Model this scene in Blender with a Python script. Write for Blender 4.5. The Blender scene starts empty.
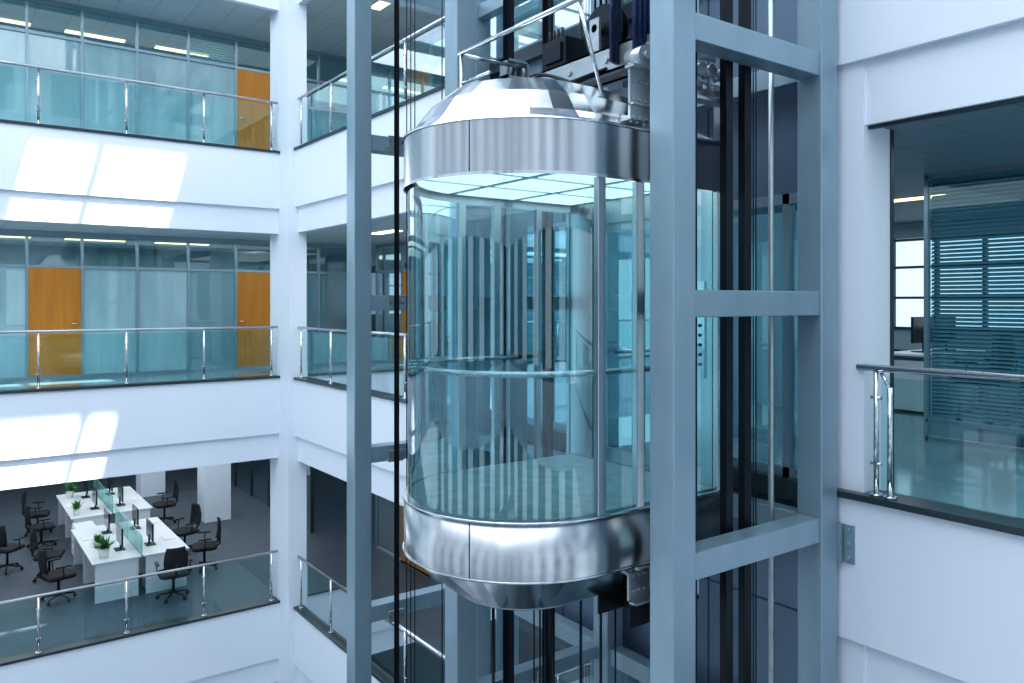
import bpy, math, random
from mathutils import Vector, Matrix
random.seed(4)
sc=bpy.context.scene
try:
    sc.view_settings.view_transform='Standard'
    sc.view_settings.look='Medium High Contrast'
except Exception: pass
sc.view_settings.exposure=.12
try: sc.cycles.transparent_max_bounces=32
except Exception: pass
def link(o): sc.collection.objects.link(o)

# ---------------------------------------------------------------- materials
def nt(name):
    m=bpy.data.materials.new(name); m.use_nodes=True
    t=m.node_tree; t.nodes.clear()
    out=t.nodes.new('ShaderNodeOutputMaterial')
    return m,t,out
def pbr(name,col,rough=.5,metal=0,noise=0,scale=(5,5,5),bump=0,spec=.5,aniso=0):
    m,t,out=nt(name)
    b=t.nodes.new('ShaderNodeBsdfPrincipled')
    b.inputs['Base Color'].default_value=(*col,1)
    b.inputs['Roughness'].default_value=rough
    b.inputs['Metallic'].default_value=metal
    b.inputs['Specular IOR Level'].default_value=spec
    if aniso:
        b.inputs['Anisotropic'].default_value=aniso
        b.inputs['Anisotropic Rotation'].default_value=.25
        tg=t.nodes.new('ShaderNodeTangent'); tg.direction_type='RADIAL'; tg.axis='Z'
        t.links.new(tg.outputs[0],b.inputs['Tangent'])
    t.links.new(b.outputs[0],out.inputs[0])
    if noise or bump:
        tc=t.nodes.new('ShaderNodeTexCoord'); mp=t.nodes.new('ShaderNodeMapping')
        mp.inputs['Scale'].default_value=scale
        n=t.nodes.new('ShaderNodeTexNoise'); n.inputs['Scale'].default_value=1; n.inputs['Detail'].default_value=4
        t.links.new(tc.outputs['Object'],mp.inputs[0]); t.links.new(mp.outputs[0],n.inputs[0])
        if noise:
            mx=t.nodes.new('ShaderNodeMix'); mx.data_type='RGBA'
            mx.inputs[6].default_value=(*[c*(1-noise) for c in col],1)
            mx.inputs[7].default_value=(*[min(1,c*(1+noise)) for c in col],1)
            t.links.new(n.outputs[0],mx.inputs[0]); t.links.new(mx.outputs[2],b.inputs['Base Color'])
        if bump:
            bp=t.nodes.new('ShaderNodeBump'); bp.inputs['Strength'].default_value=bump; bp.inputs['Distance'].default_value=.01
            t.links.new(n.outputs[0],bp.inputs['Height']); t.links.new(bp.outputs[0],b.inputs['Normal'])
    return m
def glass(name,tint,refl=.5,base=.04,haze=0,hazecol=(.4,.6,.65)):
    m,t,out=nt(name)
    tr=t.nodes.new('ShaderNodeBsdfTransparent'); tr.inputs[0].default_value=(*tint,1)
    gl=t.nodes.new('ShaderNodeBsdfGlossy'); gl.inputs[0].default_value=(.90,.98,1,1); gl.inputs['Roughness'].default_value=.02
    lw=t.nodes.new('ShaderNodeLayerWeight'); lw.inputs[0].default_value=.35
    ma=t.nodes.new('ShaderNodeMath'); ma.operation='MULTIPLY_ADD'; ma.inputs[1].default_value=refl; ma.inputs[2].default_value=base
    ma.use_clamp=True
    t.links.new(lw.outputs['Fresnel'],ma.inputs[0])
    mx=t.nodes.new('ShaderNodeMixShader'); t.links.new(ma.outputs[0],mx.inputs[0])
    src=tr.outputs[0]
    if haze:
        d=t.nodes.new('ShaderNodeBsdfDiffuse'); d.inputs[0].default_value=(*hazecol,1)
        tc=t.nodes.new('ShaderNodeTexCoord'); mp=t.nodes.new('ShaderNodeMapping'); mp.inputs['Scale'].default_value=(1,1,.25)
        n=t.nodes.new('ShaderNodeTexNoise'); n.inputs['Scale'].default_value=2
        t.links.new(tc.outputs['Object'],mp.inputs[0]); t.links.new(mp.outputs[0],n.inputs[0])
        mm=t.nodes.new('ShaderNodeMath'); mm.operation='MULTIPLY_ADD'; mm.inputs[1].default_value=.5; mm.inputs[2].default_value=haze-.25; mm.use_clamp=True
        t.links.new(n.outputs[0],mm.inputs[0])
        m2=t.nodes.new('ShaderNodeMixShader'); t.links.new(mm.outputs[0],m2.inputs[0])
        t.links.new(tr.outputs[0],m2.inputs[1]); t.links.new(d.outputs[0],m2.inputs[2]); src=m2.outputs[0]
    t.links.new(src,mx.inputs[1]); t.links.new(gl.outputs[0],mx.inputs[2])
    t.links.new(mx.outputs[0],out.inputs[0])
    return m
def emis(name,col,s):
    m,t,out=nt(name); e=t.nodes.new('ShaderNodeEmission'); e.inputs[0].default_value=(*col,1); e.inputs[1].default_value=s
    t.links.new(e.outputs[0],out.inputs[0]); return m
def tiles(name,col,mortar,size,rough=.6,metal=0):
    m=pbr(name,col,rough,metal); t=m.node_tree
    b=[n for n in t.nodes if n.type=='BSDF_PRINCIPLED'][0]
    tc=t.nodes.new('ShaderNodeTexCoord'); br=t.nodes.new('ShaderNodeTexBrick')
    br.offset=0; br.inputs['Scale'].default_value=1; br.inputs['Brick Width'].default_value=size; br.inputs['Row Height'].default_value=size
    br.inputs['Mortar Size'].default_value=.006
    br.inputs['Color1'].default_value=(*col,1); br.inputs['Color2'].default_value=(*[c*.93 for c in col],1); br.inputs['Mortar'].default_value=(*mortar,1)
    t.links.new(tc.outputs['Object'],br.inputs[0]); t.links.new(br.outputs[0],b.inputs['Base Color'])
    return m

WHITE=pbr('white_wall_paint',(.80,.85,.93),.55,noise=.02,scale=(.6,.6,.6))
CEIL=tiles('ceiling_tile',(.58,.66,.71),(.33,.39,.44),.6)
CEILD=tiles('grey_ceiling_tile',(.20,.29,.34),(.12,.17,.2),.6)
CARPET=pbr('grey_carpet',(.085,.11,.14),.5,noise=.25,scale=(3,3,3))
GFLOOR=pbr('polished_grey_floor',(.20,.28,.31),.10,noise=.15,scale=(1.5,1.5,1.5),spec=.8)
LOBBY=pbr('blue_grey_panel',(.14,.20,.28),.35,metal=.3,noise=.08,scale=(1,1,1))
SEAM=pbr('dark_joint',(.05,.07,.09),.6)
PAINT=pbr('blue_grey_steel_paint',(.30,.405,.475),.30,metal=.35,noise=.14,scale=(6,6,1.5),bump=.05)
STEEL=pbr('brushed_stainless',(.60,.62,.64),.15,metal=1,noise=.10,scale=(2,2,60),bump=.02)
STEELV=pbr('stainless_vertical_brush',(.56,.58,.60),.25,metal=1,noise=.35,scale=(9,9,.3),aniso=.8)
CHROME=pbr('polished_steel',(.66,.70,.73),.14,metal=1)
GALV=pbr('galvanised_steel',(.44,.50,.53),.36,metal=.75,noise=.22,scale=(9,9,9))
DARK=pbr('dark_greased_steel',(.020,.026,.036),.4,metal=.6,noise=.3,scale=(8,8,3))
BLACK=pbr('black_rubber',(.012,.014,.018),.5,noise=.2,scale=(20,20,20))
BLUEH=pbr('dark_blue_hose',(.010,.026,.09),.3,noise=.2)
SILL=pbr('dark_slate_sill',(.03,.05,.06),.3,noise=.2,scale=(4,4,4))
WOOD=pbr('orange_wood_veneer',(.56,.22,.025),.4,noise=.25,scale=(14,14,1.2))
DESKM=pbr('white_laminate',(.80,.84,.87),.35,noise=.02)
LEAF=pbr('leaf_green',(.06,.24,.05),.5,noise=.4,scale=(20,20,20))
POT=pbr('white_pot',(.8,.8,.78),.4,noise=.03)
PAPER=pbr('paper',(.85,.86,.86),.7,noise=.03)
SCREEN=pbr('dark_screen',(.015,.02,.03),.12,noise=.1)
FABRIC=pbr('black_chair_mesh',(.014,.017,.022),.75,noise=.3,scale=(40,40,40))
BLIND=pbr('blind_slat',(.22,.36,.42),.4,metal=.2,noise=.05)
BLINDW=pbr('pale_blind_slat',(.52,.68,.73),.45,noise=.05)
FRAME=pbr('grey_window_frame',(.30,.39,.45),.35,metal=.5,noise=.06)
DFRAME=pbr('dark_window_frame',(.05,.075,.09),.4,metal=.4,noise=.1)
MARBLE=pbr('grey_marble_floor',(.52,.60,.62),.3,noise=.4,scale=(7,7,7))
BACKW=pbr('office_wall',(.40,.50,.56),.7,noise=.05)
REFLW=pbr('added_reflection_wall',(.13,.17,.20),.6,noise=.1)
GL=glass('rail_glass',(.68,.90,.91),.5,.035)
GLCAB=glass('cab_glass',(.60,.87,.91),.9,.08)
GLCURT=glass('lobby_glass',(.42,.70,.76),.7,.06)
GLP1=glass('office_glass_clear',(.55,.79,.84),.5,.06,haze=.28,hazecol=(.38,.62,.69))
GLP2=glass('office_glass_frosted',(.56,.79,.84),.5,.06,haze=.55,hazecol=(.54,.74,.80))
GLTR=glass('transom_glass',(.58,.80,.84),.5,.05)
EWARM=emis('warm_lamp',(1,.80,.42),2.2)
ECOOL=emis('cool_lamp',(.85,.95,1),2.5)
ECAB=emis('cab_lamp',(.80,.95,1),1.2)
EDAY=emis('daylight_window',(.66,.84,1),1.05)

# ---------------------------------------------------------------- mesh builder
class M:
    def __init__(s): s.v=[];s.f=[];s.s=[]
    def add(s,vs,fs,sm=False):
        o=len(s.v); s.v+= [tuple(v) for v in vs]
        for f in fs: s.f.append([i+o for i in f]); s.s.append(sm)
        return s
    def box(s,x0,x1,y0,y1,z0,z1):
        if x0>x1:x0,x1=x1,x0
        if y0>y1:y0,y1=y1,y0
        if z0>z1:z0,z1=z1,z0
        return s.add([(x0,y0,z0),(x1,y0,z0),(x1,y1,z0),(x0,y1,z0),(x0,y0,z1),(x1,y0,z1),(x1,y1,z1),(x0,y1,z1)],
          [(3,2,1,0),(4,5,6,7),(0,1,5,4),(1,2,6,5),(2,3,7,6),(3,0,4,7)])
    def cyl(s,p0,p1,r,n=14,r2=None):
        p0=Vector(p0);p1=Vector(p1); r2=r if r2 is None else r2
        d=(p1-p0).normalized(); a=d.orthogonal().normalized(); b=d.cross(a)
        vs=[]
        for p,rr in((p0,r),(p1,r2)):
            for i in range(n):
                t=2*math.pi*i/n; vs.append(p+(a*math.cos(t)+b*math.sin(t))*rr)
        s.add(vs,[(i,(i+1)%n,n+(i+1)%n,n+i) for i in range(n)],True)
        o=len(s.v)-2*n
        s.f.append([o+i for i in reversed(range(n))]);s.s.append(False)
        s.f.append([o+n+i for i in range(n)]);s.s.append(False)
        return s
    def tube(s,pts,r,n=10):
        pts=[Vector(p) for p in pts]; rings=[]
        up=Vector((0,0,1))
        for i,p in enumerate(pts):
            d=(pts[min(i+1,len(pts)-1)]-pts[max(i-1,0)]).normalized()
            a=d.cross(up)
            if a.length<.05: a=d.cross(Vector((1,0,0)))
            a.normalize(); b=d.cross(a)
            rings.append([p+(a*math.cos(2*math.pi*k/n)+b*math.sin(2*math.pi*k/n))*r for k in range(n)])
        return s.rings(rings,True,True)
    def rings(s,rings,c0=False,c1=False,closed=True,sm=True):
        n=len(rings[0]); vs=[v for r in rings for v in r]; fs=[]
        for j in range(len(rings)-1):
            for i in range(n if closed else n-1):
                k=(i+1)%n; fs.append((j*n+i,j*n+k,(j+1)*n+k,(j+1)*n+i))
        s.add(vs,fs,sm); o=len(s.v)-len(vs)
        if c0: s.f.append([o+i for i in reversed(range(n))]);s.s.append(False)
        if c1: s.f.append([o+(len(rings)-1)*n+i for i in range(n)]);s.s.append(False)
        return s
    def quad(s,a,b,c,d): return s.add([a,b,c,d],[(0,1,2,3)])
def mk(m,name,mat,parent=None,label=None,cat=None,kind=None,group=None,bevel=0,fixn=True):
    xs=[v[0] for v in m.v];ys=[v[1] for v in m.v];zs=[v[2] for v in m.v]
    c=Vector(((min(xs)+max(xs))/2,(min(ys)+max(ys))/2,(min(zs)+max(zs))/2))
    me=bpy.data.meshes.new(name); me.from_pydata([Vector(v)-c for v in m.v],[],m.f)
    me.polygons.foreach_set('use_smooth',m.s)
    me.update()
    if fixn:
        import bmesh
        bm=bmesh.new(); bm.from_mesh(me); bmesh.ops.recalc_face_normals(bm,faces=bm.faces); bm.to_mesh(me); bm.free()
    me.materials.append(mat)
    o=bpy.data.objects.new(name,me); o.location=c; link(o)
    if bevel:
        b=o.modifiers.new('bevel','BEVEL'); b.width=bevel; b.segments=2; b.limit_method='ANGLE'; b.angle_limit=.7
    if parent:
        o.parent=parent
        o.matrix_parent_inverse=Matrix.Translation(-parent.location)
    if label: o['label']=label
    if cat and not parent: o['category']=cat
    if kind: o['kind']=kind
    if group: o['group']=group
    return o
def thing(name,label,cat,loc,group=None):
    e=bpy.data.objects.new(name,None); e.empty_display_size=.1; e.location=loc; link(e)
    e['label']=label; e['category']=cat
    if group: e['group']=group
    return e
def kids(o): return [c for c in bpy.data.objects if c.parent==o]
def clone(root,ch,loc,rot=0,label=None):
    r=root.copy(); r.location=loc; r.rotation_euler=(0,0,rot); link(r)
    if label: r['label']=label
    for c in ch:
        k=c.copy(); k.parent=r; link(k)
    return r
def S(m,name,mat,**k): return mk(m,name,mat,kind='structure',**k)

# ---------------------------------------------------------------- building shell
YA=14.65; XB=5.46; H=4.2; OP=2.69
XW=-8.0; YS=-5.0            # opposite sides
P0,P1=3.14,3.40             # pier next to the lift lobby
Q0,Q1=8.0,8.6
levels=[-8.4,-4.2,0,4.2,8.4]
for z in levels:
    fm=CARPET if z<0 else GFLOOR
    S(M().box(XW,16,YA+.02,28,z-.15,z),'floor',fm)
    S(M().box(XB+.02,16,YS,YA+.02,z-.15,z),'floor',fm)
    S(M().box(XW,16,YA+.1,28,z-H+OP,z-H+OP+.06),'ceiling',CEIL)
    S(M().box(XB+.1,16,8.3,YA+.1,z-H+OP,z-H+OP+.06),'ceiling',CEIL)
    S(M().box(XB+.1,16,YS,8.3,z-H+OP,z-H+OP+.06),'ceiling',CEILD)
    S(M().box(XW,XB,YA-.06,YA+.1,z-1.06,z-.02),'wall_north',WHITE,bevel=.006)
    S(M().box(XW,XB+.06,YA,YA+.12,z-1.52,z-1.06),'wall_north',WHITE)
    for a,b in((Q0,YA-.06),(YS,P1)):
        S(M().box(XB-.06,XB+.1,a,b,z-1.06,z-.02),'wall_east',WHITE,bevel=.006)
        S(M().box(XB,XB+.12,a,b,z-1.52,z-1.06),'wall_east',WHITE)
    S(M().box(XW,XB-.08,YA-.09,YA+.16,z-.02,z+.022),'trim_1',SILL)
    S(M().box(XB-.09,XB+.16,Q0,YA-.08,z-.02,z+.022),'trim_2',SILL)
    S(M().box(XB-.10,XB+.16,YS,P1,z-.025,z+.022),'trim_3',SILL)
    S(M().box(XW,XB,YS-.1,YS,z-1.5,z),'wall_south',WHITE)
    S(M().box(XW-.1,XW,YS,YA,z-1.5,z),'wall_west',WHITE)
    S(M().box(XW-3,XB,YS-3,YS-.1,z-.3,z),'floor',CARPET)
    S(M().box(XW-3,XW-.1,YS-.1,YA,z-.3,z),'floor',CARPET)
for i in range(6):  # unseen dark strips added so the stainless bands reflect vertical streaks
    S(M().box(-10.5+i*2.9,-10.5+i*2.9+1.6,-8.1,-8.0,-9,11),'wall_south',REFLW)
for i in range(8):  # more added strips for the reflections, west side
    S(M().box(-11.1,-11,-7.5+i*2.9,-7.5+i*2.9+1.6,-9,11),'wall_west',REFLW)
# piers
S(M().box(5.28,5.62,14.12,15.1,-9,11),'wall_pillar',WHITE)
S(M().box(XB-.02,5.8,P0,P1,-9,11),'wall_pillar',WHITE)
S(M().box(XB-.02,5.8,Q0,Q1,-9,11),'wall_pillar',WHITE)
S(M().box(5.80,5.84,P0-.01,P0+.03,-9,9),'trim_6',DFRAME)
for z in(0,4.2): S(M().box(XB+.04,XB+.08,YS,P0,z+OP-.035,z+OP-.01),'trim_7',DFRAME)
S(M().box(XB,XB+.1,YS,14.0,8.4,11),'wall_east',WHITE)
S(M().box(XW,XB,YA,YA+.1,8.4,11),'wall_north',WHITE)
S(M().box(XW,16,28,28.1,-9,9),'wall_north',BACKW)
S(M().box(XW,16,YS-.1,YS,-12.6,-9.9),'wall_south',BACKW)
for z in(-4.2,0,4.2):
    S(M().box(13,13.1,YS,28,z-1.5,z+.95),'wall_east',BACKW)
    for k in range(11):
        y0=-3+k*2.6
        S(M().box(13.06,13.08,y0,y0+2.2,z+.95,z+2.45),'window_1',EDAY)
        fr=M()
        for yy in(y0,y0+.72,y0+1.44,y0+2.16): fr.box(12.96,13.05,yy,yy+.05,z+.95,z+2.45)
        for zz in(z+.95,z+1.45,z+1.95,z+2.4): fr.box(12.96,13.05,y0,y0+2.2,zz,zz+.04)
        S(fr,'trim_4',DFRAME)
        S(M().box(13,13.1,y0+2.2,y0+2.6,z+.95,z+2.45),'wall_east',BACKW)
    S(M().box(13,13.1,YS,28,z+2.45,z+2.7),'wall_east',BACKW)
S(M().box(XW,XB,YS,YA,-12.7,-12.6),'floor',GFLOOR)

RZ=11.0
sun_holes=[(3.05,4.02,9.9,11.05),(4.12,5.42,9.9,11.05),(3.75,4.88,8.2,8.82),(4.98,5.42,8.2,8.82)]  # unseen roof slab, its openings placed to throw sun patches on the north bands
def roof():
    m=M(); xs=sorted({XW-3,16}|{h[0] for h in sun_holes}|{h[1] for h in sun_holes}); ys=sorted({-8,28.1}|{h[2] for h in sun_holes}|{h[3] for h in sun_holes})
    for i in range(len(xs)-1):
        for j in range(len(ys)-1):
            cx=(xs[i]+xs[i+1])/2;cy=(ys[j]+ys[j+1])/2
            if any(h[0]<cx<h[1] and h[2]<cy<h[3] for h in sun_holes): continue
            m.box(xs[i],xs[i+1],ys[j],ys[j+1],RZ,RZ+.2)
    S(m,'ceiling_sun_mask',WHITE)
roof()

# ---------------------------------------------------------------- glazed office partitions, north wing
YP=16.65
def partition(z,kinds,xs):
    fr=M()
    for x in xs: fr.box(x-.022,x+.022,YP-.04,YP+.04,z,z+OP)
    fr.box(xs[0],xs[-1],YP-.035,YP+.035,z+2.02,z+2.07)
    fr.box(xs[0],xs[-1],YP-.035,YP+.035,z+OP-.09,z+OP)
    fr.box(xs[0],xs[-1],YP-.035,YP+.035,z,z+.06)
    f=S(fr,'window_2',FRAME)
    for i,k in enumerate(kinds):
        a,b=xs[i]+.022,xs[i+1]-.022
        mk(M().quad((a,YP,z+2.07),(b,YP,z+2.07),(b,YP,z+OP-.09),(a,YP,z+OP-.09)),'transom_pane',GLTR,parent=f,fixn=False)
        if k[0]=='g':
            mk(M().quad((a,YP,z+.06),(b,YP,z+.06),(b,YP,z+2.02),(a,YP,z+2.02)),'glass_pane',GLP1 if k=='g' else GLP2,parent=f,fixn=False)
            if k=='gb':
                m=M(); zz=z+.1; top=z+(2.0 if i%3 else 2.45)
                while zz<top:
                    m.quad((a,YP+.06,zz),(b,YP+.06,zz),(b,YP+.09,zz+.035),(a,YP+.09,zz+.035)); zz+=.05
                mk(m,'venetian_blind',BLINDW,label='pale venetian blind behind an office partition',cat='window blind',group='venetian blinds of the glazed offices',fixn=False)
        else:
            d=S(M().box(a,b,YP-.03,YP+.02,z+.02,z+2.02),'door_1',WOOD,bevel=.004)
            hx=b-.1 if k=='dr' else a+.1
            mk(M().cyl((hx,YP-.03,z+1.0),(hx,YP-.07,z+1.0),.012).cyl((hx-.06,YP-.075,z+1.0),(hx+.06,YP-.075,z+1.0),.011),'door_handle',CHROME,parent=d)
xs3=[-4.0,-3.0,-2.0,-1.2,-.5,.46,1.40,2.28,3.22,4.16,5.10,5.92,6.9,7.9]
partition(0,['g']*5+['gb','dr','gb','gf','g','dl','g','g'],xs3)
partition(4.2,['g']*5+['gb','gf','gb','gf','gb','dl','g','g'],xs3)
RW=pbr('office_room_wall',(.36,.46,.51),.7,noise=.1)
for z in(0,4.2):
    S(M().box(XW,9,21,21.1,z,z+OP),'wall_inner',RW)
XP=8.2
def blinds(z,ya,yb,n):
    fr=M(); w=(yb-ya)/n
    for i in range(n+1): fr.box(XP-.03,XP+.03,ya+i*w-.02,ya+i*w+.02,z,z+OP)
    for zz in(0,.18,OP-.05): fr.box(XP-.03,XP+.03,ya,yb,z+zz,z+zz+.04)
    f=S(fr,'window_3',FRAME)
    for i in range(n):
        a,b=ya+i*w+.025,ya+(i+1)*w-.025
        mk(M().quad((XP-.02,a,z+.05),(XP-.02,b,z+.05),(XP-.02,b,z+OP-.06),(XP-.02,a,z+OP-.06)),'glass_pane',GLTR,parent=f,fixn=False)
        m=M(); zz=z+.25
        while zz<z+2.60:
            m.quad((XP+.03,a,zz),(XP+.03,b,zz),(XP+.055,b,zz+.030),(XP+.055,a,zz+.030)); zz+=.040
        m.box(XP+.025,XP+.065,a,b,z+2.60,z+2.64)
        mk(m,'venetian_blind',BLIND,label='closed grey-blue venetian blind behind office glass',cat='window blind',group='venetian blinds of the glazed offices',fixn=False)
blinds(0,-2.0,4.05,4)
blinds(4.2,-2.0,4.05,4)
for z in(-4.2,0,4.2):
    fr=M(); ys=[9.2+1.2*i for i in range(7)]
    for y in ys: fr.box(XP-.03,XP+.03,y-.025,y+.025,z,z+OP)
    for zz in(0,2.05,OP-.08): fr.box(XP-.03,XP+.03,ys[0],ys[-1],z+zz,z+zz+.06)
    f=S(fr,'window_4',FRAME)
    for i in range(6):
        if i==4:
            d=S(M().box(XP-.03,XP+.02,ys[i]+.03,ys[i+1]-.03,z+.02,z+2.05),'door_2',WOOD)
            mk(M().cyl((XP-.07,ys[i]+.12,z+1),(XP-.07,ys[i]+.24,z+1),.012),'door_handle',CHROME,parent=d)
        else:
            mk(M().quad((XP,ys[i]+.03,z+.06),(XP,ys[i+1]-.03,z+.06),(XP,ys[i+1]-.03,z+2.6),(XP,ys[i]+.03,z+2.6)),'glass_pane',GLTR,parent=f,fixn=False)

# lift lobby
for z in levels[:-1]:
    m=M().box(XB-.03,XB+.06,P1,Q0,z+2.25,z+H-.12)
    f=S(m,'wall_lobby',LOBBY)
    j=M()
    for y in(3.9,4.55,5.2,5.85,6.5,7.15,7.7): j.box(XB-.036,XB-.03,y-.006,y+.006,z+2.25,z+H-.12)
    j.box(XB-.036,XB-.03,P1,Q0,z+3.2,z+3.212)
    mk(j,'panel_joint',SEAM,parent=f)
    S(M().box(XB-.12,XB+.16,P1,Q0,z-.12,z+.03),'trim_5',SILL)
    fr=M()
    ysl=[3.42,3.78,4.535,5.29,5.62,5.98,6.75,7.52,7.98]
    for y in ysl: fr.box(XB-.03,XB+.05,y-.03,y+.03,z+.03,z+2.25)
    fr.box(XB-.03,XB+.05,P1,Q0,z+2.17,z+2.25); fr.box(XB-.03,XB+.05,P1,Q0,z+.03,z+.1)
    w=S(fr,'window_5',FRAME)
    for i in range(len(ysl)-1):
        a,b=ysl[i]+.03,ysl[i+1]-.03
        mk(M().quad((XB,a,z+.1),(XB,b,z+.1),(XB,b,z+2.17),(XB,a,z+2.17)),'glass_pane',GLCURT,parent=w,fixn=False)
for z in(-4.2,0,4.2):
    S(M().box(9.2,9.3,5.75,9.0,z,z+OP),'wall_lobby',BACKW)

# ---------------------------------------------------------------- balustrades
def railing(axis,c,a,b,z,posts,double_start=False):
    def P(t,off,zz): return (t,c+off,zz) if axis=='x' else (c+off,t,zz)
    mid=(a+b)/2
    e=thing('glass_balustrade','clear green-tinted glass balustrade with round steel handrail along the gallery edge','railing',P(mid,0,z+.022),group='gallery balustrades')
    hr=M().cyl(P(a,0,z+.93),P(b,0,z+.93),.024,14)
    mk(hr,'handrail',CHROME,parent=e,label='round brushed steel handrail')
    for p in posts:
        m=M()
        m.cyl(P(p,0,z+.022),P(p,0,z+.91),.019,12).cyl(P(p,0,z+.022),P(p,0,z+.04),.045,14)
        for zz in(.25,.72):
            m.cyl(P(p-.038,0,z+zz),P(p+.038,0,z+zz),.012,8)
        if double_start and p==posts[-1]:
            m.cyl(P(p-.1,0,z+.022),P(p-.1,0,z+.80),.02,12).cyl(P(p-.1,0,z+.022),P(p-.1,0,z+.04),.045,14).cyl(P(p-.1,0,z+.78),P(p-.04,0,z+.9),.014,8)
        mk(m,'post',CHROME,parent=e)
    ed=[a]+list(posts)+[b]
    for i in range(len(ed)-1):
        u,v=ed[i]+.035,ed[i+1]-.035
        if v-u<.12: continue
        mk(M().quad(P(u,0,z+.06),P(v,0,z+.06),P(v,0,z+.87),P(u,0,z+.87)),'glass_panel',GL,parent=e,fixn=False)
pa=[-6.2,-4.93,-3.67,-2.4,-1.14,.13,1.39,2.67,3.93,5.15]
for z in(-8.4,-4.2,0,4.2):
    railing('x',YA,XW,5.26,z,pa)
    railing('y',XB,Q1+.02,14.10,z,[8.75,10.05,11.35,12.65,13.98])
for z in(-8.4,-4.2,0,4.2):
    railing('y',XB-.03,-4.5,3.18,z,[-3.9,-2.6,-1.3,0,1.3,3.04],True)

# ---------------------------------------------------------------- lift shaft frame
SX0,SX1=3.71,5.25
sf=thing('lift_shaft_frame','open blue-grey painted steel frame carrying the glass lift','steel frame',(4.5,5.6,-12.6))
def post(x,y,s=.1):
    mk(M().box(x-s,x+s,y-s,y+s,-12.6,RZ),'steel_post',PAINT,parent=sf,bevel=.008)
for x,y in((SX0,3.39),(SX1,3.39),(SX0,5.83),(SX1,5.62),(SX0,7.85),(SX1,7.85)): post(x,y)
beamz=[-10.5,-8.8,-7.1,-5.4,-3.65,-1.95,-.24,1.39,3.11,4.8,6.5,8.2,9.9]
for z in beamz:
    for y in(3.39,7.85): mk(M().box(SX0+.1,SX1-.1,y-.085,y+.085,z-.085,z+.085),'cross_beam',PAINT,parent=sf,bevel=.005)
    mk(M().box(SX1-.07,SX1+.07,3.49,5.52,z-.08,z+.08),'cross_beam',PAINT,parent=sf,bevel=.005)
    mk(M().box(SX1-.07,SX1+.07,5.72,7.75,z-.08,z+.08),'cross_beam',PAINT,parent=sf,bevel=.005)
    mk(M().box(SX0+.06,SX1-.1,5.66,5.80,z-.06,z+.06),'cross_beam',PAINT,parent=sf,bevel=.005)
for z in(-8.7,-4.5,-.36,3.9,8.1):
    br=M().box(SX1+.1,XB-.06,3.30,3.48,z-.12,z-.10).box(SX1+.1,XB-.06,3.30,3.48,z+.10,z+.12).box(SX1+.1,XB-.06,3.38,3.40,z-.12,z+.12)
    br.box(SX1+.1,SX1+.112,3.26,3.50,z-.14,z+.14).box(XB-.075,XB-.06,3.18,3.40,z-.14,z+.14)
    for yy in(3.22,3.36):
        for dz in(-.1,0,.1): br.cyl((XB-.095,yy,z+dz),(XB-.075,yy,z+dz),.014,6)
    mk(br,'wall_bracket',PAINT,parent=sf)

def guide(x,y,lab,s=1.0,diry=1):
    e=thing('guide_rail',lab,'lift guide rail',(x,y,-12.6),group='lift guide rails')
    m=M().box(x-.045*s,x+.045*s,y+diry*.04*s,y+diry*.05*s,-12.5,RZ-.05).box(x-.012*s,x+.012*s,y-.035*s,y+.045*s,-12.5,RZ-.05)
    mk(m,'rail_profile',DARK,parent=e)
    for z in beamz:
        mk(M().box(x-.09,x+.09,y+diry*.05*s,y+diry*(.05*s+.015),z-.06,z+.06).cyl((x-.07,y+diry*.03,z),(x-.07,y+diry*.05,z),.014,6).cyl((x+.07,y+diry*.03,z),(x+.07,y+diry*.05,z),.014,6)
           .box(x-.08,x+.08,y+diry*.05,y+diry*.13,z-.06,z-.05),'rail_clip',GALV,parent=e)
guide(4.02,7.56,'thin dark lift guide rail clipped to the steel frame',.6)
guide(4.02,5.52,'dark greased lift guide rail beside the glass cab')
guide(4.02,3.55,'dark greased lift guide rail beside the glass cab',diry=-1)
guide(4.42,3.56,'dark counterweight rail behind the steel post',.8,diry=-1)
guide(4.62,3.56,'dark counterweight rail behind the steel post',.8,diry=-1)
guide(4.45,5.52,'dark counterweight rail behind the steel post')
c=mk(M().cyl((5.02,3.62,-12.5),(5.02,3.62,RZ-.05),.022,10),'cable_conduit',GALV,label='slim grey conduit running up the lift shaft',cat='conduit')
def rope(x,y,z0,z1,r=.006,mat=DARK,lab='thin steel lift rope hanging in the shaft'):
    mk(M().cyl((x,y,z0),(x,y,z1),r,6),'lift_rope',mat,label=lab,cat='steel rope',group='lift hoist ropes')
for i in range(5): rope(4.0,4.18+.06*i,3.50,RZ-.05,.009)
for i in range(3): rope(4.78+.03*i,3.62,-12.5,RZ-.05,.005)
for i,(x,y) in enumerate([(3.5,4.3),(3.5,4.45),(3.75,4.7),(3.9,4.1),(3.2,4.6),(3.95,5.1)]): rope(x,y,-12.5,-.75 if x>3.89 else -.625,.007 if i%2 else .012)
for i in range(4): rope(4.05+.05*i,6.7,-12.5,RZ-.05)
rope(4.8,5.5,-12.5,RZ-.05,.014);rope(5.0,5.45,-12.5,RZ-.05,.014)
for i in range(3): rope(4.15+.05*i,7.6,-12.5,RZ-.05,.006)

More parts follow.
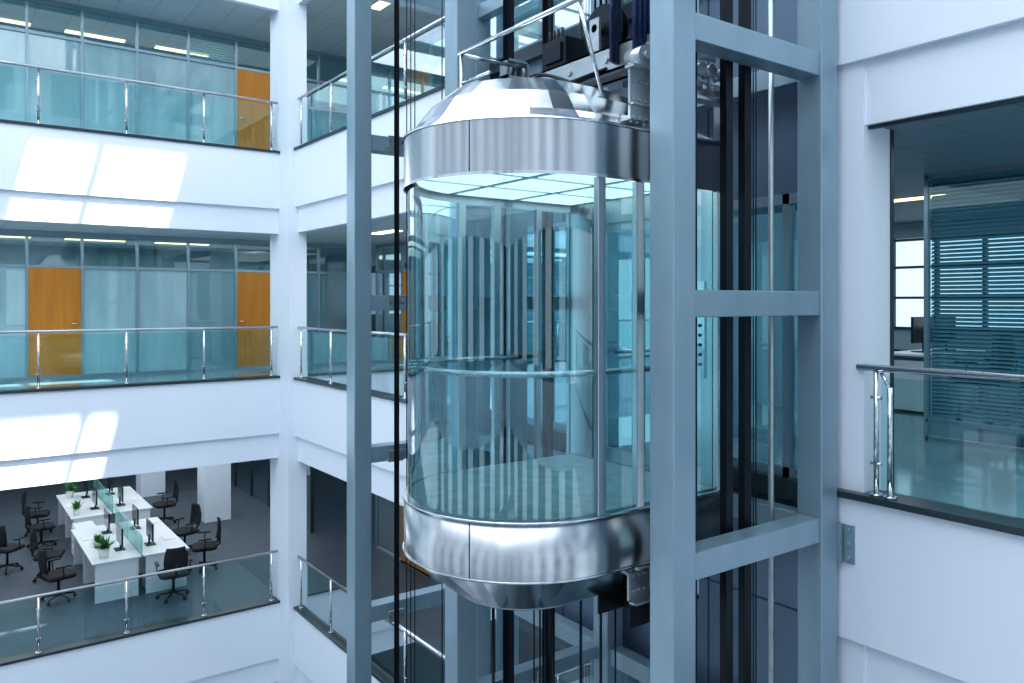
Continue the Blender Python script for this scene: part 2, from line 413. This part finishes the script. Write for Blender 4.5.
# ---------------------------------------------------------------- glass lift cab
CX,CY,R=3.40,4.525,.81
XE=4.57
def cap(r,z,xe,n=40,cx=CX):
    pts=[]
    pts.append((xe,CY+r,z))
    for i in range(n+1):
        t=math.pi/2+math.pi*i/n
        pts.append((cx+r*math.cos(t),CY+r*math.sin(t),z))
    pts.append((xe,CY-r,z))
    return pts
cab=thing('panoramic_lift','rounded glass lift cab with stainless steel bands and tapered ends','lift',(CX,CY,-.58))
def C(m,name,mat,**k): return mk(m,name,mat,parent=cab,**k)
C(M().rings([cap(R+.025,z,XE) for z in(-.31,.05)],False,True,sm=True),'lower_band',STEELV,label='curved brushed stainless lower band')
C(M().rings([cap(R+.032,-.315,XE+.002),cap(R+.034,-.30,XE+.002)],True,True),'band_edge',CHROME)
C(M().rings([cap(R+.034,.045,XE+.002),cap(R+.034,.062,XE+.002)],True,True),'band_edge',CHROME)
C(M().rings([cap(.50,-.59,XE-.45,20),cap(R+.02,-.315,XE-.01,20)],True,False,sm=False),'lower_cone',STEEL,label='tapered stainless underside')
C(M().rings([cap(.45,-.62,XE-.5),cap(.49,-.592,XE-.46)],True,True),'base_plate',GALV)
C(M().rings([cap(R+.025,2.185,XE),cap(R+.025,2.53,XE)],False,False),'upper_band',STEELV,label='curved brushed stainless upper band')
C(M().rings([cap(R+.034,2.18,XE+.002),cap(R+.034,2.20,XE+.002)],False,False),'band_edge',CHROME)
C(M().rings([cap(R+.034,2.52,XE+.002),cap(R+.03,2.538,XE+.002)],False,True),'band_edge',CHROME)
rr_=[(R+.012,2.538,XE-.02),(R-.05,2.60,XE-.25),(.65,2.74,4.1),(.50,2.855,3.72),(.46,2.868,3.65),(.20,2.875,3.55)]
C(M().rings([cap(a,b,c_,16) for a,b,c_ in rr_],False,True,sm=False),'upper_cone',STEEL,label='faceted tapered stainless roof')
def seams(r0,z0,r1,z1,n,name,off=.003):
    m=M()
    for i in range(1,n):
        t=math.pi/2+math.pi*i/n; dt=.003
        q=[]
        for (r,z,s) in((r0,z0,-1),(r0,z0,1),(r1,z1,1),(r1,z1,-1)):
            q.append((CX+(r+off)*math.cos(t+s*dt),CY+(r+off)*math.sin(t+s*dt),z))
        m.quad(*q)
    C(m,name,SEAM)
seams(R+.025,2.20,R+.025,2.52,3,'band_seam'); seams(R+.025,-.30,R+.025,.045,3,'band_seam')
seams(R+.02,-.315,.50,-.59,5,'cone_seam')
def wallsheet(r,z0,z1,t0,t1,n=36):
    return M().rings([[(CX+r*math.cos(t0+(t1-t0)*i/n),CY+r*math.sin(t0+(t1-t0)*i/n),z) for i in range(n+1)] for z in(z0,z1)],closed=False)
C(wallsheet(R,.06,2.185,math.pi/2,math.pi*1.5),'curved_glass',GLCAB,label='large curved teal-tinted glass',fixn=False)
for sgn in(-1,1):
    y=CY+sgn*R
    for a,b in((CX+.04,3.71),(3.77,4.15),(4.2,XE-.06)):
        C(M().quad((a,y,.06),(b,y,.06),(b,y,2.185),(a,y,2.185)),'side_glass',GLCAB,fixn=False)
    for x,w in((CX,.032),(3.74,.035),(4.17,.025),(XE-.03,.035)):
        C(M().box(x-w,x+w,y-.022,y+.022,.06,2.185),'mullion',STEELV,bevel=.004,label='vertical stainless mullion')
C(M().rings([cap(R-.02,.062,XE-.02),cap(R-.02,.075,XE-.02)],True,True),'cab_floor',MARBLE)
C(M().rings([cap(R-.03,2.24,XE-.02),cap(R-.03,2.26,XE-.02)],True,True),'cab_ceiling',FRAME)
def inside(x,y,r):
    if x<CX: return (x-CX)**2+(y-CY)**2<r*r
    return abs(y-CY)<r
for i in range(3):
    for j in range(3):
        a=CX-.72+i*.62; b=CY-.75+j*.51; W_,D_=.55,.46
        sub=[]; cs=[(a,b),(a+W_,b),(a+W_,b+D_),(a,b+D_)]
        for k in range(4):
            p,q=cs[k],cs[(k+1)%4]
            for s in range(12):
                u=s/12; px,py=p[0]+(q[0]-p[0])*u,p[1]+(q[1]-p[1])*u
                ccx,ccy=a+W_/2,b+D_/2
                v=1.0
                while v>0 and not inside(ccx+(px-ccx)*v,ccy+(py-ccy)*v,R-.06): v-=.04
                if v>0: sub.append((ccx+(px-ccx)*v,ccy+(py-ccy)*v))
        if len(sub)>8:
            C(M().add([(p[0],p[1],2.236) for p in sub],[tuple(range(len(sub)))]),'ceiling_lamp',ECAB,fixn=False)
rr=.735;zz=.95
pts=[(4.1,CY+rr,zz)]+[(CX+rr*math.cos(math.pi/2+math.pi*i/30),CY+rr*math.sin(math.pi/2+math.pi*i/30),zz) for i in range(31)]+[(4.1,CY-rr,zz)]
C(M().tube(pts,.020,10),'cab_handrail',CHROME,label='curved stainless handrail')
for i in range(0,9):
    t=math.pi/2+math.pi*i/8
    C(M().cyl((CX+rr*math.cos(t),CY+rr*math.sin(t),zz),(CX+(R-.005)*math.cos(t),CY+(R-.005)*math.sin(t),zz),.008,8),'rail_bracket',CHROME)
m=M()
for y0,y1 in((CY-.78,CY-.52),(CY+.52,CY+.78)): m.box(XE-.06,XE-.01,y0,y1,.075,2.24)
m.box(XE-.06,XE-.01,CY-.52,CY+.52,2.05,2.24)
C(m,'door_surround',STEELV)
for y0,y1 in((CY-.51,CY-.01),(CY+.01,CY+.51)):
    f=M().box(XE-.03,XE,y0,y0+.05,.08,2.05).box(XE-.03,XE,y1-.05,y1,.08,2.05).box(XE-.03,XE,y0+.05,y1-.05,1.97,2.05).box(XE-.03,XE,y0+.05,y1-.05,.08,.2)
    d=C(f,'cab_door',STEELV)
    g=M().quad((XE-.015,y0+.05,.2),(XE-.015,y1-.05,.2),(XE-.015,y1-.05,1.97),(XE-.015,y0+.05,1.97))
    k=mk(g,'door_glass',GLTR,parent=d,fixn=False)
    k.matrix_parent_inverse=Matrix.Translation(-d.location)
cp=C(M().box(XE-.075,XE-.06,CY-.72,CY-.58,.85,1.55),'control_panel',CHROME)
for i in range(6):
    for j in(0,1): C(M().cyl((XE-.083,CY-.68+j*.06,.95+i*.07),(XE-.075,CY-.68+j*.06,.95+i*.07),.012,10),'lift_button',DARK)
# car-top equipment
m=M()
for dx in(-.14,.06):
    m.box(4.0+dx,4.01+dx,3.62,5.45,3.02,3.20).box(4.0+dx,4.06+dx,3.62,5.45,3.02,3.035).box(4.0+dx,4.06+dx,3.62,5.45,3.185,3.20)
m.box(3.84,4.14,3.62,3.64,2.98,3.24).box(3.84,4.14,5.43,5.45,2.98,3.24)
for i in range(5): m.cyl((3.845,3.75+i*.4,3.11),(3.86,3.75+i*.4,3.11),.025,6)
C(m,'crosshead_beam',GALV,label='galvanised crosshead channels above the cab')
for y in(3.63,5.43): C(M().box(3.93,4.11,y-.03,y+.03,-.62,3.1),'sling_upright',GALV)
m=M().box(3.93,4.11,3.60,5.46,-.74,-.64)
for y in(3.75,4.05): m.box(3.70,3.95,y,y+.015,-.74,-.60)
C(m,'sling_base',DARK)
m=M().box(3.74,3.93,3.80,3.82,-.60,-.34).box(3.74,3.93,3.72,3.82,-.36,-.34).box(3.74,3.93,3.74,3.82,-.60,-.585)
for i in range(3):
    for j in(0,1): m.cyl((3.78+.05*i,3.80,-.42-.1*j),(3.78+.05*i,3.785,-.42-.1*j),.013,6)
C(m,'lower_bracket',GALV,label='bolted bracket under the cab')
m=M().box(3.72,3.92,3.77,3.79,2.55,2.98).box(3.70,3.92,3.72,3.80,2.94,2.96).box(3.72,3.92,3.74,3.79,2.70,2.715)
for i in range(3):
    for j in(0,1,2): m.cyl((3.75+.06*i,3.77,2.62+.12*j),(3.75+.06*i,3.755,2.62+.12*j),.014,6)
m.cyl((3.80,3.70,3.02),(3.80,3.84,3.02),.07,18).cyl((3.80,3.68,3.02),(3.80,3.70,3.02),.03,12)
C(m,'upper_bracket',GALV,label='bolted roller bracket above the cab')
for y,s in((3.60,-1),(5.46,1)):
    for z in(3.36,-.50):
        m=M().box(3.9,4.14,y-.05,y+.05,z-.08,z-.05).box(3.9,4.14,y-.05,y+.05,z+.07,z+.09)
        m.box(3.9,3.92,y-.05,y+.05,z-.08,z+.09).box(4.12,4.14,y-.05,y+.05,z-.08,z+.09)
        for k in(-.07,.07): m.cyl((4.02+k-.015,y,z),(4.02+k+.015,y,z),.05,14)
        C(m,'guide_shoe',GALV)
y=4.30
C(M().cyl((3.97,y,3.38),(4.03,y,3.38),.17,28).cyl((3.955,y,3.38),(3.965,y,3.38),.19,28).cyl((4.035,y,3.38),(4.045,y,3.38),.19,28).cyl((3.88,y,3.38),(4.12,y,3.38),.03,10),'rope_sheave',DARK,label='dark grooved rope sheave')
for x in(3.88,4.07): C(M().box(x,x+.02,y-.05,y+.05,3.2,3.45),'sheave_bracket',GALV)
m=M().box(3.88,4.12,4.62,4.90,3.20,3.42).box(3.86,3.88,4.66,4.86,3.24,3.38)
for i in range(4): m.cyl((3.90,4.68+.05*i,3.42),(3.90,4.68+.05*i,3.50),.012,8)
C(m,'control_box',DARK,bevel=.006,label='dark control box on the crosshead')
m=M().box(3.30,3.55,4.95,5.25,2.86,3.06)
for i in range(5): m.box(3.29,3.30,4.98+i*.05,5.0+i*.05,2.91,3.03)
C(m,'junction_box',GALV,bevel=.008)
m=M().cyl((3.66,4.86,2.99),(3.66,5.16,2.99),.09,20).cyl((3.66,4.82,2.99),(3.66,4.86,2.99),.05,16).box(3.56,3.76,4.92,5.12,2.86,2.91)
C(m,'door_motor',DARK)
# flexible conduits looping over the roof plate
for k in range(2):
    pts=[(3.62+.05*k,4.80,2.98)]+[(3.60+.05*k-.10*math.sin(math.pi*i/10),4.80-.055*i,2.93+.10*math.sin(math.pi*i/10)) for i in range(1,11)]+[(3.86,4.15,3.05)]
    C(M().tube(pts,.012,8),'flexible_conduit',BLACK)
C(M().box(3.9,4.35,3.8,4.15,2.60,2.72).box(4.15,4.4,4.3,4.7,2.60,3.0),'door_operator',GALV,bevel=.006)
m=M().box(4.15,4.62,3.66,3.70,2.80,2.92).box(4.15,4.62,3.60,3.70,2.78,2.80)
m.box(4.18,4.20,3.62,3.74,2.55,2.80).box(4.52,4.54,3.62,3.74,2.55,2.80)
m.box(4.20,4.50,3.70,3.72,3.10,3.22).box(4.20,4.50,3.62,3.72,3.22,3.24)
for x in(4.24,4.34,4.46): m.cyl((x,3.60,2.99),(x,3.68,2.99),.045,16).cyl((x,3.585,2.86),(x,3.66,2.86),.018,6)
C(m,'roller_assembly',GALV,label='roller and bracket assembly on the cab rear')
m=M()
m.cyl((3.38,5.33,3.36),(3.38,3.85,3.36),.018,10)
m.cyl((3.38,5.30,3.36),(3.38,5.30,2.6),.014,8).cyl((3.38,3.9,3.36),(3.6,3.9,2.75),.014,8)
m.cyl((3.38,5.33,3.36),(3.95,5.33,3.36),.016,8).cyl((3.38,5.3,3.12),(3.38,4.9,3.12),.012,8)
C(m,'service_rail',CHROME,label='steel pipe guard rail on the cab roof')
for k in range(4):
    pts=[]
    for i in range(17):
        t=math.pi*i/16
        pts.append((3.78+.035*k,3.90-.11*math.cos(t)*(1+.1*k),3.40+.22*math.sin(t)+.04*k))
    pts=[(pts[0][0],pts[0][1],3.05)]+pts+[(pts[-1][0],pts[-1][1],3.05)]
    C(M().tube(pts,.016,8),'cable_loop',BLUEH,label='dark blue looped control cable')

# ---------------------------------------------------------------- office furniture
def chair_proto(loc):
    e=thing('office_chair','black mesh swivel office chair on a five-star base','chair',(0,0,0),group='black office chairs')
    m=M()
    for i in range(5):
        t=2*math.pi*i/5; c,s=math.cos(t),math.sin(t)
        m.cyl((0,0,.12),(c*.28,s*.28,.075),.022,8,.014)
    mk(m,'star_base',BLACK,parent=e)
    for i in range(5):
        t=2*math.pi*i/5; c,s=math.cos(t)*.28,math.sin(t)*.28
        mk(M().cyl((c-.02*math.sin(t),s+.02*math.cos(t),.032),(c+.02*math.sin(t),s-.02*math.cos(t),.032),.032,12),'caster',BLACK,parent=e)
    mk(M().cyl((0,0,.1),(0,0,.43),.025,10),'gas_column',DARK,parent=e)
    def rr(w,d,z,n=6,r=.09,cx=0):
        p=[]
        for (sx,sy,t0) in((1,1,0),(-1,1,90),(-1,-1,180),(1,-1,270)):
            for i in range(n):
                t=math.radians(t0+90*i/(n-1)); p.append((cx+sx*(w-r)+r*math.cos(t),sy*(d-r)+r*math.sin(t),z))
        return p
    mk(M().rings([rr(.22,.23,.43),rr(.25,.26,.45),rr(.25,.26,.49),rr(.22,.23,.51)],True,True),'seat',FABRIC,parent=e)
    rings=[]
    for j in range(9):
        u=j/8; z=.58+.44*u; w=.19+.035*math.sin(math.pi*u)-.03*u; x=-.25-.04*math.sin(math.pi*(1-u)*.8)-.05*u
        ring=[]
        for k in range(9):
            s=-1+2*k/8; ring.append((x+.05*s*s,w*s,z))
        for k in range(8,-1,-1):
            s=-1+2*k/8; ring.append((x+.05*s*s-.02,w*s,z))
        rings.append(ring)
    mk(M().rings(rings,True,True),'backrest',FABRIC,parent=e)
    mk(M().tube([(-.05,0,.43),(-.22,0,.43),(-.30,0,.5),(-.31,0,.75)],.02,8),'back_support',BLACK,parent=e)
    for s in(-1,1):
        mk(M().tube([(0,s*.24,.45),(.0,s*.29,.5),(-.02,s*.29,.68)],.013,8).box(-.13,.12,s*.29-.03,s*.29+.03,.68,.705),'armrest',BLACK,parent=e)
    return e
ch=chair_proto(None); chk=kids(ch)
F2=-4.2
spots=[(1.95,17.1,F2,.2),(1.95,18.55,F2,-.3),(2.05,21.0,F2,.1),(2.1,22.3,F2,-.2),(4.65,17.3,F2,2.9),(4.6,18.7,F2,3.4),(3.72,15.95,F2,1.5),(4.8,21.5,F2,3.1),(1.3,19.6,F2,.8),
       (10.4,6.05,0,-1.4),(11.2,6.1,0,-1.7),(10.2,4.4,0,1.4),(11.1,4.3,0,1.7)]
ch.location=(spots[0][0],spots[0][1],spots[0][2]); ch.rotation_euler=(0,0,spots[0][3])
for s in spots[1:]: clone(ch,chk,(s[0],s[1],s[2]),s[3])
def desk(x0,x1,y0,y1,z,side,lab='white office desk with panel legs in a bench'):
    e=thing('office_desk',lab,'desk',((x0+x1)/2,(y0+y1)/2,z),group='white bench desks')
    mk(M().box(x0,x1,y0,y1,z+.72,z+.75),'desktop',DESKM,parent=e,bevel=.004)
    for y in(y0+.03,y1-.06): mk(M().box(x0+.05,x1-.05,y,y+.03,z,z+.72),'leg_panel',DESKM,parent=e)
    a,b=(x0+.08,x0+.5) if side>0 else (x1-.5,x1-.08)
    p=mk(M().box(a,b,y0+.08,y0+.5,z+.03,z+.66),'pedestal',DESKM,parent=e,bevel=.004)
    return e
def monitor(x,y,z,rot):
    e=thing('monitor','black flat computer monitor on a desk','monitor',(0,0,0),group='desk monitors')
    mk(M().box(-.09,.09,-.12,.12,0,.012).cyl((-.02,0,.01),(-.02,0,.2),.018,8),'stand',BLACK,parent=e)
    mk(M().box(-.02,.012,-.27,.27,.12,.46),'display',SCREEN,parent=e,bevel=.006)
    e.location=(x,y,z); e.rotation_euler=(0,0,rot)
    return e
GDIV=glass('divider_glass',(.65,.88,.86),.5,.06,haze=.3,hazecol=(.5,.74,.72))
def divider(x,y0,y1,z):
    mk(M().box(x-.012,x+.012,y0,y1,z+.752,z+1.12),'desk_divider',GDIV,label='frosted green-tinted glass desk divider',cat='desk divider',group='glass desk dividers')
clusters=[(2.42,3.28,4.14,16.45,[1.4,1.4]),(2.55,3.4,4.25,20.2,[1.35,1.35])]
mon0=None
for (x0,xm,x1,y,ls) in clusters:
    yy=y
    for l in ls:
        desk(x0,xm-.015,yy,yy+l-.01,F2,-1); desk(xm+.015,x1,yy,yy+l-.01,F2,1)
        divider(xm,yy+.06,yy+l-.07,F2)
        for (mx,ro) in((xm-.28,math.pi),(xm+.28,0)):
            if mon0 is None: mon0=monitor(mx,yy+l*.5,F2+.75,ro); mk0=kids(mon0)
            else: clone(mon0,mk0,(mx,yy+l*.5,F2+.75),ro)
        yy+=l
def cabinet(x0,x1,y0,y1,z,h):
    e=thing('filing_cabinet','low white filing cabinet beside the desks','cabinet',((x0+x1)/2,(y0+y1)/2,z))
    mk(M().box(x0,x1,y0,y1,z,z+h),'body',DESKM,parent=e,bevel=.005)
    for i in range(3):
        zb=z+.05+i*(h-.08)/3
        d=mk(M().box(x0-.015,x0,y0+.02,y1-.02,zb,zb+(h-.08)/3-.02),'drawer',DESKM,parent=e)
        h_=mk(M().box(x0-.03,x0-.015,(y0+y1)/2-.06,(y0+y1)/2+.06,zb+.1,zb+.112),'handle',CHROME,parent=d)
        h_.matrix_parent_inverse=Matrix.Translation(-d.location)
cabinet(2.55,2.95,19.5,20.05,F2,.68)
def plant(x,y,z,sc_=1):
    e=thing('potted_plant','small leafy green plant in a white pot','plant',(x,y,z),group='desk plants')
    mk(M().cyl((x,y,z),(x,y,z+.14*sc_),.06*sc_,16,.08*sc_),'pot',POT,parent=e)
    m=M()
    for i in range(46):
        t=random.random()*6.28; el=random.uniform(.2,1.4); L=random.uniform(.12,.24)*sc_
        d=Vector((math.cos(t)*math.cos(el),math.sin(t)*math.cos(el),math.sin(el))); b=Vector((x,y,z+.13*sc_)); sd=Vector((-math.sin(t),math.cos(t),0))*.025*sc_
        m.add([b,b+d*L*.5+sd,b+d*L,b+d*L*.5-sd],[(0,1,2,3)])
    mk(m,'foliage',LEAF,parent=e,fixn=False)
plant(2.66,16.75,F2+.75,1.3); plant(2.66,17.45,F2+.75,.9); plant(2.8,22.4,F2+.75,1.2); plant(2.7,20.5,F2+.75,1)
for x,y in((3.95,17.4),(3.95,18.9),(2.6,18.3),(4.05,21.3),(2.7,21.5)):
    mk(M().box(x-.1,x+.1,y-.15,y+.15,F2+.751,F2+.765),'paper_stack',PAPER,label='small stack of white papers on a desk',cat='paper',group='papers on the desks')
for x,y in((5.94,21.2),(5.2,25.0),(-1,21.2)):
    S(M().box(x-.33,x+.33,y-.33,y+.33,F2,F2+OP),'wall_column',WHITE)
fr=M()
for y in(18.5,20,21.5,23,24.5,26,27.5): fr.box(7.46,7.54,y-.03,y+.03,F2,F2+OP)
fr.box(7.47,7.53,18.5,27.5,F2+2.05,F2+2.1)
w=S(fr,'window_6',DFRAME)
mk(M().quad((7.5,18.5,F2),(7.5,27.5,F2),(7.5,27.5,F2+OP),(7.5,18.5,F2+OP)),'glass_pane',GLTR,parent=w,fixn=False)
e=desk(9.9,11.4,4.85,5.5,0,1,'white office desk near a bright window')
e=desk(9.9,11.4,7.0,7.7,0,1,'white office desk near a bright window')
for x,y,r in((10.4,5.2,1.57),(11.0,5.2,1.57),(10.9,7.4,1.57)): clone(mon0,mk0,(x,y,.75),r)

# ---------------------------------------------------------------- ceiling lamps
def clamp(x0,x1,y0,y1,z,mat,lab):
    e=thing('ceiling_lamp',lab,'ceiling lamp',((x0+x1)/2,(y0+y1)/2,z),group='office ceiling lamps')
    mk(M().box(x0-.02,x1+.02,y0-.02,y1+.02,z-.012,z-.001),'lamp_housing',FRAME,parent=e)
    mk(M().box(x0,x1,y0,y1,z-.03,z-.012),'diffuser',mat,parent=e)
warm='long warm-glowing ceiling lamp'; cool='white recessed ceiling lamp panel'
for zc in(OP,OP+4.2):
    for x in(.5,2.2,3.9): clamp(x,x+1.1,18.2,18.38,zc,EWARM,warm)
    for y in(10.2,12.6): clamp(6.6,6.8,y,y+.9,zc,EWARM if zc>4 else ECOOL,warm if zc>4 else cool)
    for y in(-1,1.2,4.6,7.2): clamp(9.7,9.85,y,y+1.1,zc,EWARM,warm)
for x in(1,3.2,5.4):
    for y in(17,19.5,22,24.5): clamp(x,x+1.1,y,y+.25,F2+OP,ECOOL,cool)

# ---------------------------------------------------------------- lights
def area(name,loc,sx,sy,e,col,rot=(0,0,0)):
    l=bpy.data.lights.new(name,'AREA'); l.shape='RECTANGLE'; l.size=sx; l.size_y=sy; l.energy=e; l.color=col
    o=bpy.data.objects.new(name,l); o.location=loc; o.rotation_euler=rot; link(o); return o
area('skylight_light',(-1.2,4.8,RZ-.1),12,17,1800,(.87,.94,1))
for z in(0,4.2):
    area('corridor_light',(1,15.7,z+2.6),12,1.2,55,(.84,.96,1))
    area('room_light',(1.5,18.8,z+2.6),11,3,100,(.84,.96,1))
    area('lobby_light',(6.9,6,z+2.6),2,4,30,(.80,.94,1))
    area('east_office_light',(10.6,4,z+2.6),4,14,85,(.78,.92,1))
    area('east_corridor_front_light',(6.9,1,z+2.6),1.6,6,28,(.78,.92,1))
    area('east_corridor_light',(6.9,12,z+2.6),2,5,40,(.88,.95,1))
area('lower_office_light',(2.5,20.5,F2+2.6),10,10,250,(.88,.95,1))
area('lower_east_light',(7,8,F2+2.6),2,12,50,(.85,.94,1))
sun=bpy.data.lights.new('sun','SUN'); sun.energy=17; sun.angle=.012; sun.color=(1,.98,.95)
so=bpy.data.objects.new('sun',sun); link(so)
d=Vector((-.25,.5,-1)); so.rotation_euler=d.to_track_quat('-Z','Y').to_euler()
w=bpy.data.worlds.new('world'); sc.world=w; w.use_nodes=True
bg=w.node_tree.nodes['Background']; bg.inputs[0].default_value=(.76,.88,1,1); bg.inputs[1].default_value=1.25

# ---------------------------------------------------------------- camera
cam=bpy.data.cameras.new('camera'); co=bpy.data.objects.new('camera',cam); link(co)
co.location=(0,0,1.4); co.rotation_euler=(math.pi/2,0,-math.atan2(582,796))
cam.sensor_width=36; cam.lens=796/1024*36; cam.shift_y=-39.5/1024; cam.clip_start=.05
sc.camera=co
